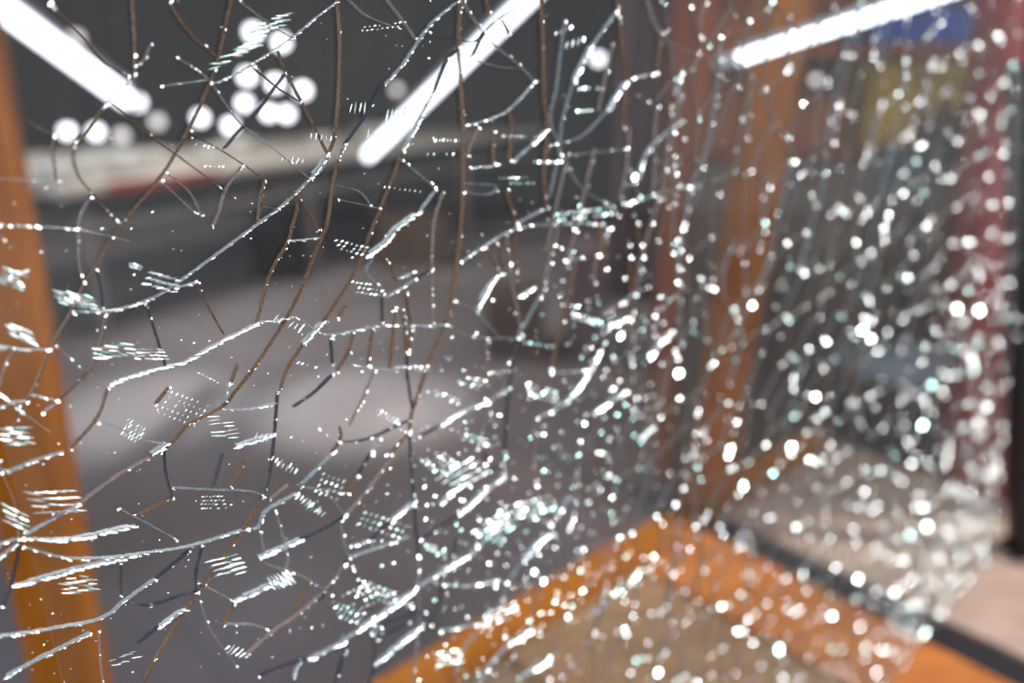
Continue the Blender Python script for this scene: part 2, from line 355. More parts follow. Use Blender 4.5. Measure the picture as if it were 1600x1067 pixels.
MB().bar(sc_ + Vector((-.06, .12, bt - .05)), sc_ + Vector((.07, .12, bt - .05)), .02, .1, ch=.004).build('back_panel', M_teal, t)
# mauve curtain
cx0, cx1 = W(955, 250, 3.2).x, W(1095, 250, 3.2).x
t = thing('mauve_curtain', ((cx0 + cx1) / 2, 3.2, 0), 'mauve grey cloth curtain hanging in folds right of the centre', 'curtain')
b_ = MB(); N = 60; z0_, z1_ = W(1000, 470, 3.2).z, 2.3; vs_ = []
for k in range(N + 1):
    x = cx0 + (cx1 - cx0) * k / N; y = 3.2 + .03 * math.sin(k * .75)
    vs_ += [(x, y - .003, z0_), (x, y - .003, z1_), (x, y + .003, z0_), (x, y + .003, z1_)]
fs = []
for k in range(N):
    a = 4 * k; b = a + 4; fs += [(a, b, b + 1, a + 1), (a + 2, a + 3, b + 3, b + 2), (a, a + 2, b + 2, b), (a + 1, b + 1, b + 3, a + 3)]
fs += [(0, 1, 3, 2), (4 * N, 4 * N + 2, 4 * N + 3, 4 * N + 1)]
b_.add(vs_, fs).build('cloth', M_mauve, t, smooth=True)
MB().tube([(cx0 - .05, 3.2, 2.31), (cx1 + .05, 3.2, 2.31)], .012, 8).build('curtain_rod', M_tleg, t)
for x in (cx0, cx1): MB().tube([(x, 3.2, 2.31), (x, 3.2, 2.4)], .006, 6).build('rod_hanger', M_tleg, t)
# cartons and a bench on the floor behind
for u0, u1, vb, vt, m, lab in ((590, 700, 420, 345, M_taupe, 'taupe carton on the far floor left of the centre'), (395, 470, 440, 350, M_black, 'black carton on the far floor under the display table'),
                               (760, 850, 560, 470, M_taupe, 'small taupe carton standing on the floor near the middle of the picture'), (890, 940, 560, 400, M_mauve, 'tall mauve grey carton on the floor left of the curtain')):
    a = Z(u0, vb, 0); y = a.y; x0, x1 = a.x, W(u1, vb, y).x; ht = W(u0, vt, y).z; c = Vector(((x0 + x1) / 2, y + .15, 0))
    t = thing('storage_carton', c, lab, 'carton'); MB().box(c + EZ * ht / 2, (x1 - x0, .3, ht), ch=.006).build('carton_body', m, t)
    for s in (-1, 1): MB().box(c + Vector((0, s * .074, ht + .004)), (x1 - x0, .146, .006)).build('flap', m, t)

# ================================================================== the cracked pane
TH = .0024
OA = CAM + ray(1545, 875) * 1.4
OB = Z(1390, 1067, Z0)
PD = (OA - OB); PD.z = 0; PD.normalize()
PN = Vector((PD.y, -PD.x, 0))                 # towards the camera
PD_, PU = PD, EZ
def on(u, v):
    """pixel -> coordinates (s, h) on the front face of the pane"""
    r = ray(u, v); k = (OA - CAM).dot(PN) / r.dot(PN); p = CAM + r * k - OA
    return (p.dot(PD), p.z)
def pw(s, h, d=0): return OA + PD * s + EZ * h - PN * d
def pix(s, h):
    p = pw(s, h) - CAM
    f = Vector((0, math.cos(PITCH), -math.sin(PITCH))); up = Vector((0, math.sin(PITCH), math.cos(PITCH)))
    k = p.dot(f); return (800 + F * p.x / k, 533.5 - F * p.dot(up) / k, k)
OUT = [on(*q) for q in ((-190, 1180), (-190, -120), (1603, -120), (1600, 60), (1594, 350), (1578, 560), (1566, 760), (1556, 830), (1541, 876))]
sb_, hb_ = on(1390, 1067)
OUT += [(-.012 - .03, .0), (-.30, .0)]
OUT = OUT[1:]                                  # bottom edge follows the counter
OUT = OUT[:-2] + [on(1512, 915), on(1486, 948)]
s_left = on(-190, -120)[0]
OUT += [(on(1440, 1005)[0], .001), (s_left, .001)]
OUT = [(s, max(h, .001)) for s, h in OUT]
TRACE = '''
b 363,0 354,40 341,98 327,135 297,199 257,270 216,321 192,350 175,374 148,421 132,446 115,482 81,542 57,600 34,644 7,698
b 206,-20 211,50 212,118
b 78,7 125,50 162,91 182,105 203,120
m 236,71 226,94 213,103
w 206,125 182,148 162,169
b 159,172 125,219 115,236 121,270 142,300 186,348
b 172,162 216,196 270,236 337,287 378,314 435,327
b 267,3 280,27 304,57 341,89
g 277,89 324,121 354,162 385,199 439,240 486,280
b 300,206 371,250 415,280 462,302 500,358
g 375,0 412,29 459,59
w 528,3 496,27 462,56 429,79 395,100 351,125 331,130
g 324,125 253,135
b 434,78 449,115 472,159 489,192 513,240
d 398,105 432,135 469,159
d 447,115 422,148 388,192 371,209 351,233
b 528,-10 533,67 530,162 523,219 513,243
W 513,241 503,260 486,280
w 486,280 462,304 435,327 391,360 361,382 304,424 263,453 230,470 189,483 152,488 115,487
b 537,233 526,267 520,304 513,350 500,380 486,417 466,465 442,509 398,576 371,610 348,637 297,664 270,692 253,707
m 253,707 189,741 125,788
w 125,788 60,825 37,839
m 380,260 354,297 344,331 334,354
b 415,283 408,314 405,345
b 462,302 466,324 459,350 452,377 429,417 415,455 402,505
m 260,270 297,300 316,337
g 253,283 307,334
b 86,213 83,236 88,283
g 44,189 81,209 118,221
g -20,279 60,282 115,283
m 143,307 132,327 125,350 125,411 132,441
w 0,352 67,355 121,358
g 121,358 169,368 205,378
w -10,539 37,546 78,547
w -10,442 44,423
w -10,358 10,380
d 152,421 159,451 162,482
b 165,492 162,519 152,556 138,583 91,627
w 91,627 67,647
g 88,541 135,580 175,601
W 175,601 203,590 257,574 290,566 338,539 398,509
w 398,509 415,503 435,502 465,497 500,520 530,522 581,512 614,509 675,510 699,507
d 228,475 243,519 260,573
b 307,438 324,475 351,524
w 277,450 310,441
w 452,377 503,372
W 506,504 476,537
b 476,537 449,580 439,613
b 719,78 702,91
d 435,613 432,654 427,708 422,741 412,775
b 412,775 381,828 334,896 304,936 243,1031 223,1080
w 351,640 392,640 435,630
W 371,699 429,679
b 373,569 361,600
w 358,600 354,627
b 265,606 243,633
d 518,529 521,569
d 521,586 493,613 459,637
b 554,519 544,552 528,581
b 169,606 152,654 111,701
w 101,707 51,722 14,737 -10,730
g 155,660 175,665 236,691 263,694
W 263,694 240,710
m 24,546 10,569 -5,620
w -5,640 20,630 44,628
w 51,617 91,627
g 34,644 81,677
w 0,615 35,645
b 533,667 533,687 520,708
w 523,707 503,727 472,758
w 466,771 429,791 412,805 405,825 388,827
W 37,842 101,845 148,837 213,822
b 219,805 270,778
d 270,778 260,741 257,700
w 37,855 84,869 118,874 175,872 219,866 294,855 371,832 388,827
W 24,916 67,906 118,891 169,879 219,869
g 0,720 7,747 24,788 30,842
d 30,842 27,876 17,916 5,947
w -10,880 30,849
w -10,855 30,842
w -10,997 51,989 101,980 145,972 172,960 196,940 243,906
d 243,906 297,862
w 10,1058 67,1028 142,990
d 196,943 236,947 280,933 310,926
d 216,1007 250,980
W 250,980 280,957 294,953
d 317,852 307,896 307,926
d 189,879 189,930
g 186,795 230,818 277,844
d 540,808 513,825 472,844
W 472,844 408,872
m 540,882 516,916 472,957 429,987 381,1028
W 432,910 400,926 368,940
b 368,943 351,974
g 310,910 365,940
w 540,1004 483,1031
d 483,1031 446,1041 405,1058
w 472,1031 459,1058
b 486,910 472,936 459,957
g 408,872 418,882 472,900 520,930
g 472,761 537,771
g 510,768 540,805
g 270,763 331,766 388,768 412,775
b 385,717 361,761
d 349,707 334,761
g 408,832 415,866
g 432,798 446,849 452,876 447,893
d 540,1017 523,1080
g 314,940 331,987 371,1041
g 351,977 392,977 418,984
g 155,987 159,1045 165,1080
m 424,780 452,758
g 543,-5 574,24 624,44
g 603,-5 635,37 651,61
w 716,3 678,34 651,71 628,105 603,132
d 603,132 574,179 540,226
w 540,226 530,250
B 722,-10 719,67 722,135 726,202 725,287 722,360 717,401 709,458 695,512 675,559 658,610 646,644 641,674
g 726,3 749,40 776,71 817,105 837,128
d 719,78 702,91 678,148
W 678,148 655,192 631,236
b 631,236 608,297 586,350 560,418 530,468 506,504
w 837,128 800,169 766,186 729,196
g 719,74 746,94 786,105 817,108 837,128
d 672,51 709,61 743,66 759,51
d 759,51 739,88
b 760,-10 766,20
w 850,-10 830,0 783,29 759,51
d 786,30 797,52
b 847,-10 851,67 852,145 857,202 852,270 856,324
g 884,34 878,84 871,142 862,186 878,236 871,263 861,307
w 964,20 925,74
W 925,74 898,128
g 898,128 881,189 876,236
b 965,-10 975,84 982,128 975,202
w 1026,115 999,120 979,130
W 979,130 952,172
g 952,172 911,213 870,225
W 854,206 834,225
w 834,225 803,253
g 878,243 911,294 948,317
w 1067,189 1016,233 996,280 979,290
g 1016,233 1063,290
w 736,263 780,258
g 630,250 682,294
w 682,297 655,334
W 655,334 621,358 604,380 574,402
m 695,300 682,337 680,350 677,401 677,505
b 773,206 773,256
b 797,172 802,202 797,250
m 749,199 732,243
g 729,287 776,290 766,304 726,300
b 793,297 810,351
w 807,351 851,327
w 979,319 1053,297 1090,290
g 891,243 979,233
b 1036,51 1026,128
w 1067,115 1056,145
g 530,290 564,300 581,321
g 530,312 595,326
w 721,411 766,380 810,357 868,350 932,350
d 675,423 650,437
w 650,437 638,445 604,465
w 624,436 648,426
g 584,404 574,424 601,455 621,478 645,509
b 598,394 611,418 621,441
b 635,458 638,475 645,515
D 599,461 599,505
B 619,482 618,505 611,576
B 631,485 635,519 638,552
B 646,515 638,552
d 638,552 638,586 646,640
B 584,515 577,573
B 543,478 530,498
w 547,552 550,569 608,578 628,573 668,573
m 587,580 570,620 547,667
d 530,691 574,687 641,657
w 500,672 530,691
w 594,687 581,710
d 582,707 560,744
B 560,744 545,773
w 797,607 763,630
W 763,630 719,647 692,664
d 692,664 655,684
W 776,434 760,460 746,488
m 793,367 800,434 812,492 817,525
b 760,387 783,428
b 778,380 788,421
b 808,350 807,424
g 861,411 854,448 834,485 810,529
d 810,529 803,566 797,607 793,654 790,708 788,740
W 834,451 813,465
B 901,414 888,475 862,576
w 861,583 922,580
w 763,583 800,580
m 763,532 763,583 773,620 746,701
g 712,471 743,485 780,525
g 702,509 732,525 763,529 810,529
w 884,407 911,404
B 942,350 935,401
B 948,367 945,434
b 997,350 1002,384
b 986,401 987,461
g 1070,350 1060,424
W 938,552 922,583 895,620
w 895,620 868,640 841,654
m 841,654 837,708 840,760
W 1050,519 1016,559
W 979,613 928,647
W 979,499 952,509
W 1019,671 1003,684
w 1006,451 972,475
m 972,475 942,492
b 959,563 975,600 990,640
b 641,677 611,710
m 621,707 567,778 533,815
g 533,815 540,852 547,872
d 547,872 530,899 500,940
d 641,677 643,707 648,775 655,869
g 655,869 657,950 655,994 645,1080
W 648,785 614,812
d 614,812 581,845
w 581,845 547,855
w 641,839 597,855 547,872
W 786,748 749,778 719,805
d 719,805 699,818 658,845
W 719,761 689,788
W 793,802 771,829
w 771,829 749,856 729,872
W 729,872 699,889
w 699,889 668,910 645,926
W 645,926 604,957 564,984
w 564,984 530,1007 490,1030
W 658,980 628,1007 601,1028 587,1038
D 581,990 618,970 665,957
D 590,1001 640,973
D 785,727 756,739
D 761,707 758,727
m 788,707 788,740
W 861,835 840,852 820,876
g 820,876 800,903 780,950 729,1011 712,1060
w 678,913 732,916 780,906
D 692,896 689,937 675,977
w 689,987 743,977 763,974
W 830,987 797,1007
w 797,1007 766,1041 745,1080
W 857,1034 817,1058
w 891,778 871,808
W 999,893 985,912
w 985,912 965,930 918,967
g 837,754 844,788
b 938,707 918,785
b 989,734 959,815
d 716,842 709,869
b 550,886 584,960
d 584,990 586,1045 574,1080
g 1010,-10 1040,60 1110,90 1165,105 1235,230 1270,270
b 1168,100 1160,180 1148,235
g 1128,60 1118,170 1100,250 1080,300 1062,420
g 1330,50 1300,180 1285,300 1250,420
g 1240,255 1225,310 1205,400 1175,470 1140,540
g 1420,100 1395,220 1370,330 1340,480
g 1150,370 1130,450 1160,520 1140,600
'''
for _ in range(75):        # long hanging strands of crack over the blurred right half
    u, v = 870 + 690 * R() ** .8, U(-20, 900); L = U(50, 190); a = U(-.32, .05); p = [(u, v)]
    for j in range(3): u += a * L / 3 + U(-5, 5); v += L / 3; p.append((u, v))
    if u > 1540 - max(0, v - 800) * .6: continue
    TRACE += random.choice('mggmb') + ' ' + ' '.join('%.0f,%.0f' % q for q in p) + '\n'
lines = []
for ln in TRACE.strip().splitlines():
    k, *pts = ln.split(); lines.append((k, [tuple(float(c) for c in p.split(',')) for p in pts]))
def smooth_line(pts, step):
    if len(pts) == 2: q = [pts[0], pts[1]]; 
    out = []
    n = len(pts)
    for i in range(n - 1):
        p0 = pts[max(i - 1, 0)]; p1 = pts[i]; p2 = pts[i + 1]; p3 = pts[min(i + 2, n - 1)]
        L = math.dist(p1, p2); m = max(1, round(L / step))
        for j in range(m):
            t = j / m
            out.append(tuple(.5 * (2 * p1[a] + (p2[a] - p0[a]) * t + (2 * p0[a] - 5 * p1[a] + 4 * p2[a] - p3[a]) * t * t + (3 * p1[a] - p0[a] - 3 * p2[a] + p3[a]) * t ** 3) for a in (0, 1)))
    out.append(pts[-1]); return out

# small-cell network of the right half: Voronoi edges of jittered seeds on the pane
smin = on(820, 533)[0]; hmax = max(h for s, h in OUT)
seeds = []; g = .026; s = smin - .08; row = 0
while s < .12:
    h = -.05
    while h < hmax + .05:
        seeds.append((s + U(-.49, .49) * g, h + U(-.49, .49) * g * 1.7)); h += g * 1.7
    s += g
vs2, ed2, fc2, _, _, _ = delaunay_2d_cdt([Vector(q) for q in seeds], [], [], 0, 1e-6)
def circ(a, b, c):
    ax_, ay = a; bx, by = b; cx, cy_ = c; dd = 2 * (ax_ * (by - cy_) + bx * (cy_ - ay) + cx * (ay - by))
    if abs(dd) < 1e-12: return None
    return (((ax_ ** 2 + ay ** 2) * (by - cy_) + (bx ** 2 + by ** 2) * (cy_ - ay) + (cx ** 2 + cy_ ** 2) * (ay - by)) / dd,
            ((ax_ ** 2 + ay ** 2) * (cx - bx) + (bx ** 2 + by ** 2) * (ax_ - cx) + (cx ** 2 + cy_ ** 2) * (bx - ax_)) / dd)
cc = [circ(*[vs2[i] for i in f]) for f in fc2]; em = {}
for i, f in enumerate(fc2):
    for k in range(3): em.setdefault(tuple(sorted((f[k], f[(k + 1) % 3]))), []).append(i)
def inside(q):
    x, y = q; c = False; n = len(OUT)
    for i in range(n):
        x1, y1 = OUT[i]; x2, y2 = OUT[(i + 1) % n]
        if (y1 > y) != (y2 > y) and x < (x2 - x1) * (y - y1) / (y2 - y1) + x1: c = not c
    return c
vor = []
for e, fs_ in em.items():
    if len(fs_) == 2 and cc[fs_[0]] and cc[fs_[1]]:
        a, b = cc[fs_[0]], cc[fs_[1]]; L = math.dist(a, b)
        if L < .0012 or L > .1: continue
        mu, mv, mk = pix((a[0] + b[0]) / 2, (a[1] + b[1]) / 2)
        edge = 1010 - max(0, mv - 330) * .30 + U(-60, 60)
        if mu < edge or mu > 1640 or mv < -80 or mv > 1130: continue
        if inside(a) and inside(b): vor.append((a, b))

# --- planar arrangement of every crack -> shards
cv = [Vector(q) for q in OUT]; ce_ = [(i, (i + 1) % len(OUT)) for i in range(len(OUT))]
tr_sh = []
for k, pts in lines:
    q = [on(*p) for p in smooth_line(pts, 26)]; tr_sh.append(q)
    ext = q[:]
    # let the ends run on a little so that neighbouring cracks really meet
    for a, b, at0 in ((q[0], q[1], True), (q[-1], q[-2], False)):
        L = math.dist(a, b) or 1e-6; e = (a[0] + (a[0] - b[0]) / L * .0022, a[1] + (a[1] - b[1]) / L * .0022)
        ext = [e] + ext if at0 else ext + [e]
    ext = [p for p in ext if inside(p)]
    if len(ext) < 2: continue
    b0 = len(cv); cv += [Vector(p) for p in ext]; ce_ += [(b0 + i, b0 + i + 1) for i in range(len(ext) - 1)]
for a, b in vor:
    b0 = len(cv); cv += [Vector(a), Vector(b)]; ce_.append((b0, b0 + 1))
rv, re_, rf, ov, oe, of = delaunay_2d_cdt(cv, ce_, [], 0, 2e-5)
hard = set()
for e, o in zip(re_, oe):
    if len(o): hard.add(tuple(sorted(e)))
tri = [f for f in rf if inside((sum(rv[i][0] for i in f) / 3, sum(rv[i][1] for i in f) / 3))]
par = list(range(len(tri)))
def find(i):
    while par[i] != i: par[i] = par[par[i]]; i = par[i]
    return i
e2t = {}
for i, f in enumerate(tri):
    for k in range(3): e2t.setdefault(tuple(sorted((f[k], f[(k + 1) % 3]))), []).append(i)
for e, ts in e2t.items():
    if len(ts) == 2 and e not in hard: par[find(ts[0])] = find(ts[1])
regs = {}
for i in range(len(tri)): regs.setdefault(find(i), []).append(i)

M_glass = clear_glass('clear toughened glass', (.975, .985, .98), .14, .003)
M_craze = clear_glass('crazed toughened glass', (.95, .97, .965), .05, .012)
M_white_f = fracture('broken glass and sky glint', (.55, .62, .63), .55, .32, .35)  # pale broken glass; sky glint is also put into this tone
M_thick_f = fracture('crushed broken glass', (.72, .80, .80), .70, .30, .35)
M_grey_f = fracture('fine glass crack', (.40, .44, .45), .45, .35, .3)
M_net_f = fracture('brownish fine crack', (.26, .22, .19), .42, .4, .2)  # plain brown-grey tone for the fine network
M_brown_f = fracture('brown reflection crack', (.25, .13, .06), .78, .35, .2)  # brown base colour stands in for the wood reflected in the crack
M_dark_f = fracture('deep dark crack', (.06, .07, .10), .72, .2, .3)
M_mid_f = fracture('mixed reflection crack', (.40, .29, .24), .66, .35, .3)  # brown reflection and pale glass mixed into one base colour
M_chip = fracture('glass chip', (.90, .97, .96), .92, .26, .7)
M_teal_chip = fracture('greenish glass chip', (.50, .86, .80), .9, .28, .7)
M_chip_dim = fracture('dull glass chip', (.62, .70, .69), .55, .38, .3)

pane = thing('cracked_glass_pane', pw((OUT[0][0] + 0) / 2, .001), 'large pane of cracked toughened glass standing on the timber counter, crazed all over', 'glass pane')
def region_mesh(mb, tris):
    cnt = {}
    for i in tris:
        f = tri[i]
        a, b, c = (rv[j] for j in f)
        if (b[0] - a[0]) * (c[1] - a[1]) - (b[1] - a[1]) * (c[0] - a[0]) < 0: f = (f[0], f[2], f[1])
        for k in range(3): cnt.setdefault((f[k], f[(k + 1) % 3]), 0)
    bnd = [e for e in cnt if (e[1], e[0]) not in cnt]
    off = {}
    for a, b in bnd:
        d = rv[b] - rv[a]; L = d.length or 1e-9; n = Vector((-d[1] / L, d[0] / L))
        off.setdefault(a, Vector((0, 0))); off.setdefault(b, Vector((0, 0))); off[a] = off[a] + n; off[b] = off[b] + n
    ids = {}; V = []
    def vid(i):
        if i not in ids:
            o = off.get(i, Vector((0, 0))); L = o.length; o = o / L * .00012 if L > 1e-6 else o
            q = rv[i] + o; ids[i] = len(V); V.append(pw(q[0], q[1], 0)); V.append(pw(q[0], q[1], TH))
        return ids[i]
    Fc = []
    for i in tris:
        f = tri[i]; a, b, c = (vid(j) for j in f); Fc += [(a, b, c), (c + 1, b + 1, a + 1)]
    for a, b in bnd: x, y = vid(a), vid(b); Fc.append((x, x + 1, y + 1, y))
    mb.add(V, Fc)
def size(tris):
    A = 0
    for i in tris:
        p = [pix(rv[j][0], rv[j][1]) for j in tri[i]]
        A += abs((p[1][0] - p[0][0]) * (p[2][1] - p[0][1]) - (p[1][1] - p[0][1]) * (p[2][0] - p[0][0])) / 2
    return A
order = sorted(regs.values(), key=size, reverse=True)
for tr_ in order[:300]:
    m = MB(); region_mesh(m, tr_)
    c_ = pix(*[sum(rv[j][a] for i in tr_ for j in tri[i]) / (3 * len(tr_)) for a in (0, 1)])
    m.build('glass_shard', M_craze if c_[0] > 960 else M_glass, pane)
m = MB()
for tr_ in order[300:]: region_mesh(m, tr_)
if m.f: m.build('small_glass_shards', M_craze, pane, kind='stuff')

# --- crack walls: an irregular strip through the thickness of the pane
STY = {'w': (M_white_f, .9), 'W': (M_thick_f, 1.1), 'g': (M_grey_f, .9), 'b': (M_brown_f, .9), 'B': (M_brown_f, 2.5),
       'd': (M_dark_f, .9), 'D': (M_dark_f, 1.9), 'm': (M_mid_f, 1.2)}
def strip(mb, q, wpx, ends=True, dj=.35):
    n = len(q); V = []
    for i, p in enumerate(q):
        a = q[max(i - 1, 0)]; b = q[min(i + 1, n - 1)]; dx, dy = b[0] - a[0], b[1] - a[1]; L = math.hypot(dx, dy) or 1e-9
        nx, ny = -dy / L, dx / L; k = pix(*p)[2] / F
        w_ = wpx * k * U(.65, 1.35) * .5
        if ends and (i == 0 or i == n - 1): w_ *= .35
        sh = U(-1, 1) * wpx * k * dj; dz0 = U(-.00012, .00010); dz1 = TH * U(.72, 1.0)
        V += [pw(p[0] + nx * w_, p[1] + ny * w_, dz0), pw(p[0] - nx * w_, p[1] - ny * w_, -dz0 * .5),
              pw(p[0] - nx * w_ * .8 + nx * sh, p[1] - ny * w_ * .8 + ny * sh, dz1), pw(p[0] + nx * w_ * .8 + nx * sh, p[1] + ny * w_ * .8 + ny * sh, dz1)]
    Fc = []
    for i in range(n - 1):
        a = 4 * i; b = a + 4; Fc += [(a, a + 1, b + 1, b), (a + 1, a + 2, b + 2, b + 1), (a + 2, a + 3, b + 3, b + 2), (a + 3, a, b, b + 3)]
    Fc += [(0, 3, 2, 1), (4 * n - 4, 4 * n - 3, 4 * n - 2, 4 * n - 1)]
    mb.add(V, Fc)
# --- chips: little split flakes, each with a flat face; most glint when that face mirrors the sun
chips, dull, teal = MB(), MB(), MB()
def chip(u, v, w_, l_, ang, spread, mb=None, q=None):
    """w_, l_ width and length as seen, in px; ang direction on the pane; spread = how far the face strays from the mirror angle"""
    s, h = q if q else on(u, v); p = pw(s, h, -.0004); k = (p - CAM).dot(Vector((0, math.cos(PITCH), -math.sin(PITCH)))) / F
    vw = (CAM - p).normalized(); n = (vw + TO_SUN).normalized()
    n = (n + Vector((U(-1, 1), U(-1, 1), U(-1, 1))) * spread).normalized()
    # axis of the flake: image direction ang, laid into the facet plane
    right = Vector((1, 0, 0)); up = Vector((0, math.sin(PITCH), math.cos(PITCH)))
    a = right * math.cos(ang) + up * math.sin(ang); a = (a - n * a.dot(n)).normalized(); b = n.cross(a).normalized()
    fs_ = 1 / max(.35, abs(b.dot(right) * -math.sin(ang) + b.dot(up) * math.cos(ang)))
    A_, B_ = l_ * k * .5, w_ * k * .5 * min(fs_, 2)
    m_ = 7; V = []
    for sc, dz in ((1, .0), (1.25, -.0004), (.5, -.0010)):
        for j in range(m_):
            t = 2 * math.pi * j / m_; rr = sc * (1 if dz == 0 else U(.9, 1.1))
            V.append(p + a * math.cos(t) * A_ * rr + b * math.sin(t) * B_ * rr + n * dz * min(1, A_ / .0006))
    Fc = [tuple(range(m_)), tuple(range(3 * m_ - 1, 2 * m_ - 1, -1))]
    for r_ in (0, m_): Fc += [(r_ + j, r_ + m_ + j, r_ + m_ + (j + 1) % m_, r_ + (j + 1) % m_) for j in range(m_)]
    (mb or chips).add(V, Fc)
extra = MB()
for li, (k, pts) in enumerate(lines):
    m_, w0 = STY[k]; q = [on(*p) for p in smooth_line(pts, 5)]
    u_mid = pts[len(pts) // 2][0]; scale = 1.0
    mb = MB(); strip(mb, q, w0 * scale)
    if li >= 300: strip(extra, q, w0)
    if k == 'W':      # crushed crack: side flakes run along it
        for _ in range(3):
            sft = U(-.0009, .0009); seg = q[:]; i0 = random.randrange(0, max(1, len(seg) // 3)); i1 = random.randrange(len(seg) * 2 // 3, len(seg)); seg = seg[i0:i1 + 1]
            if len(seg) > 2: strip(mb, [(a + sft, b - sft) for a, b in seg], .6)
    if k in 'wdb' and len(q) > 4:
        sft = U(.0002, .00035); strip(mb, [(a + sft, b - sft * .5) for a, b in q[1:-1]], .35)
    lab = {'w': 'white glinting crack', 'W': 'broad crushed white crack', 'b': 'thin brown crack', 'B': 'broad brown crack', 'd': 'dark crack', 'D': 'broad dark crack', 'g': 'fine grey crack', 'm': 'brown and white crack'}[k]
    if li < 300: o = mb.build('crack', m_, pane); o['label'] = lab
    px = smooth_line(pts, 7)
    for i in range(len(px) - 1):
        dx, dy = px[i + 1][0] - px[i][0], px[i + 1][1] - px[i][1]; ang = math.atan2(-dy, dx)
        pr, sp_, ws, ls = {'w': (.5, .16, (.7, 1.7), (3, 9)), 'W': (.9, .11, (1.2, 3.0), (5, 17)), 'g': (.10, .12, (.7, 1.3), (2, 5)), 'm': (.20, .12, (.9, 1.6), (2, 6))}.get(k, (.06, .14, (.7, 1.4), (2, 5)))
        if R() < pr: chip(px[i][0] + U(-1.2, 1.2), px[i][1] + U(-1.2, 1.2), U(*ws), U(*ls), ang + U(-.12, .12), sp_)
    for e in (px[0], px[-1]):          # the break points at the ends sparkle
        if R() < .75:
            for _ in range(3): chip(e[0] + U(-2, 2), e[1] + U(-2, 2), U(1, 2.2), U(1.3, 3.4), U(0, 3.1), .14)
extra.build('hanging_strands', M_mid_f, pane, kind='stuff')
m = MB(); eo = OUT[1:] 
for (a, b) in zip(eo[:-1], eo[1:]):
    n_ = max(2, int(math.dist(a, b) / .02)); q = [(a[0] + (b[0] - a[0]) * i / n_, a[1] + (b[1] - a[1]) * i / n_) for i in range(n_ + 1)]
    strip(m, q, 1.6, ends=False, dj=.05)
m.build('ground_edge', M_grey_f, pane)['label'] = 'pale ground rim of the glass'
m = MB()
for a, b in vor:
    mid = ((a[0] + b[0]) / 2 + U(-1, 1) * .0008, (a[1] + b[1]) / 2 + U(-1, 1) * .0008)
    strip(m, [a, mid, b], .7, ends=False)
m.build('crack_network', M_net_f, pane, kind='stuff')['label'] = 'dense network of fine cracks over the right half'

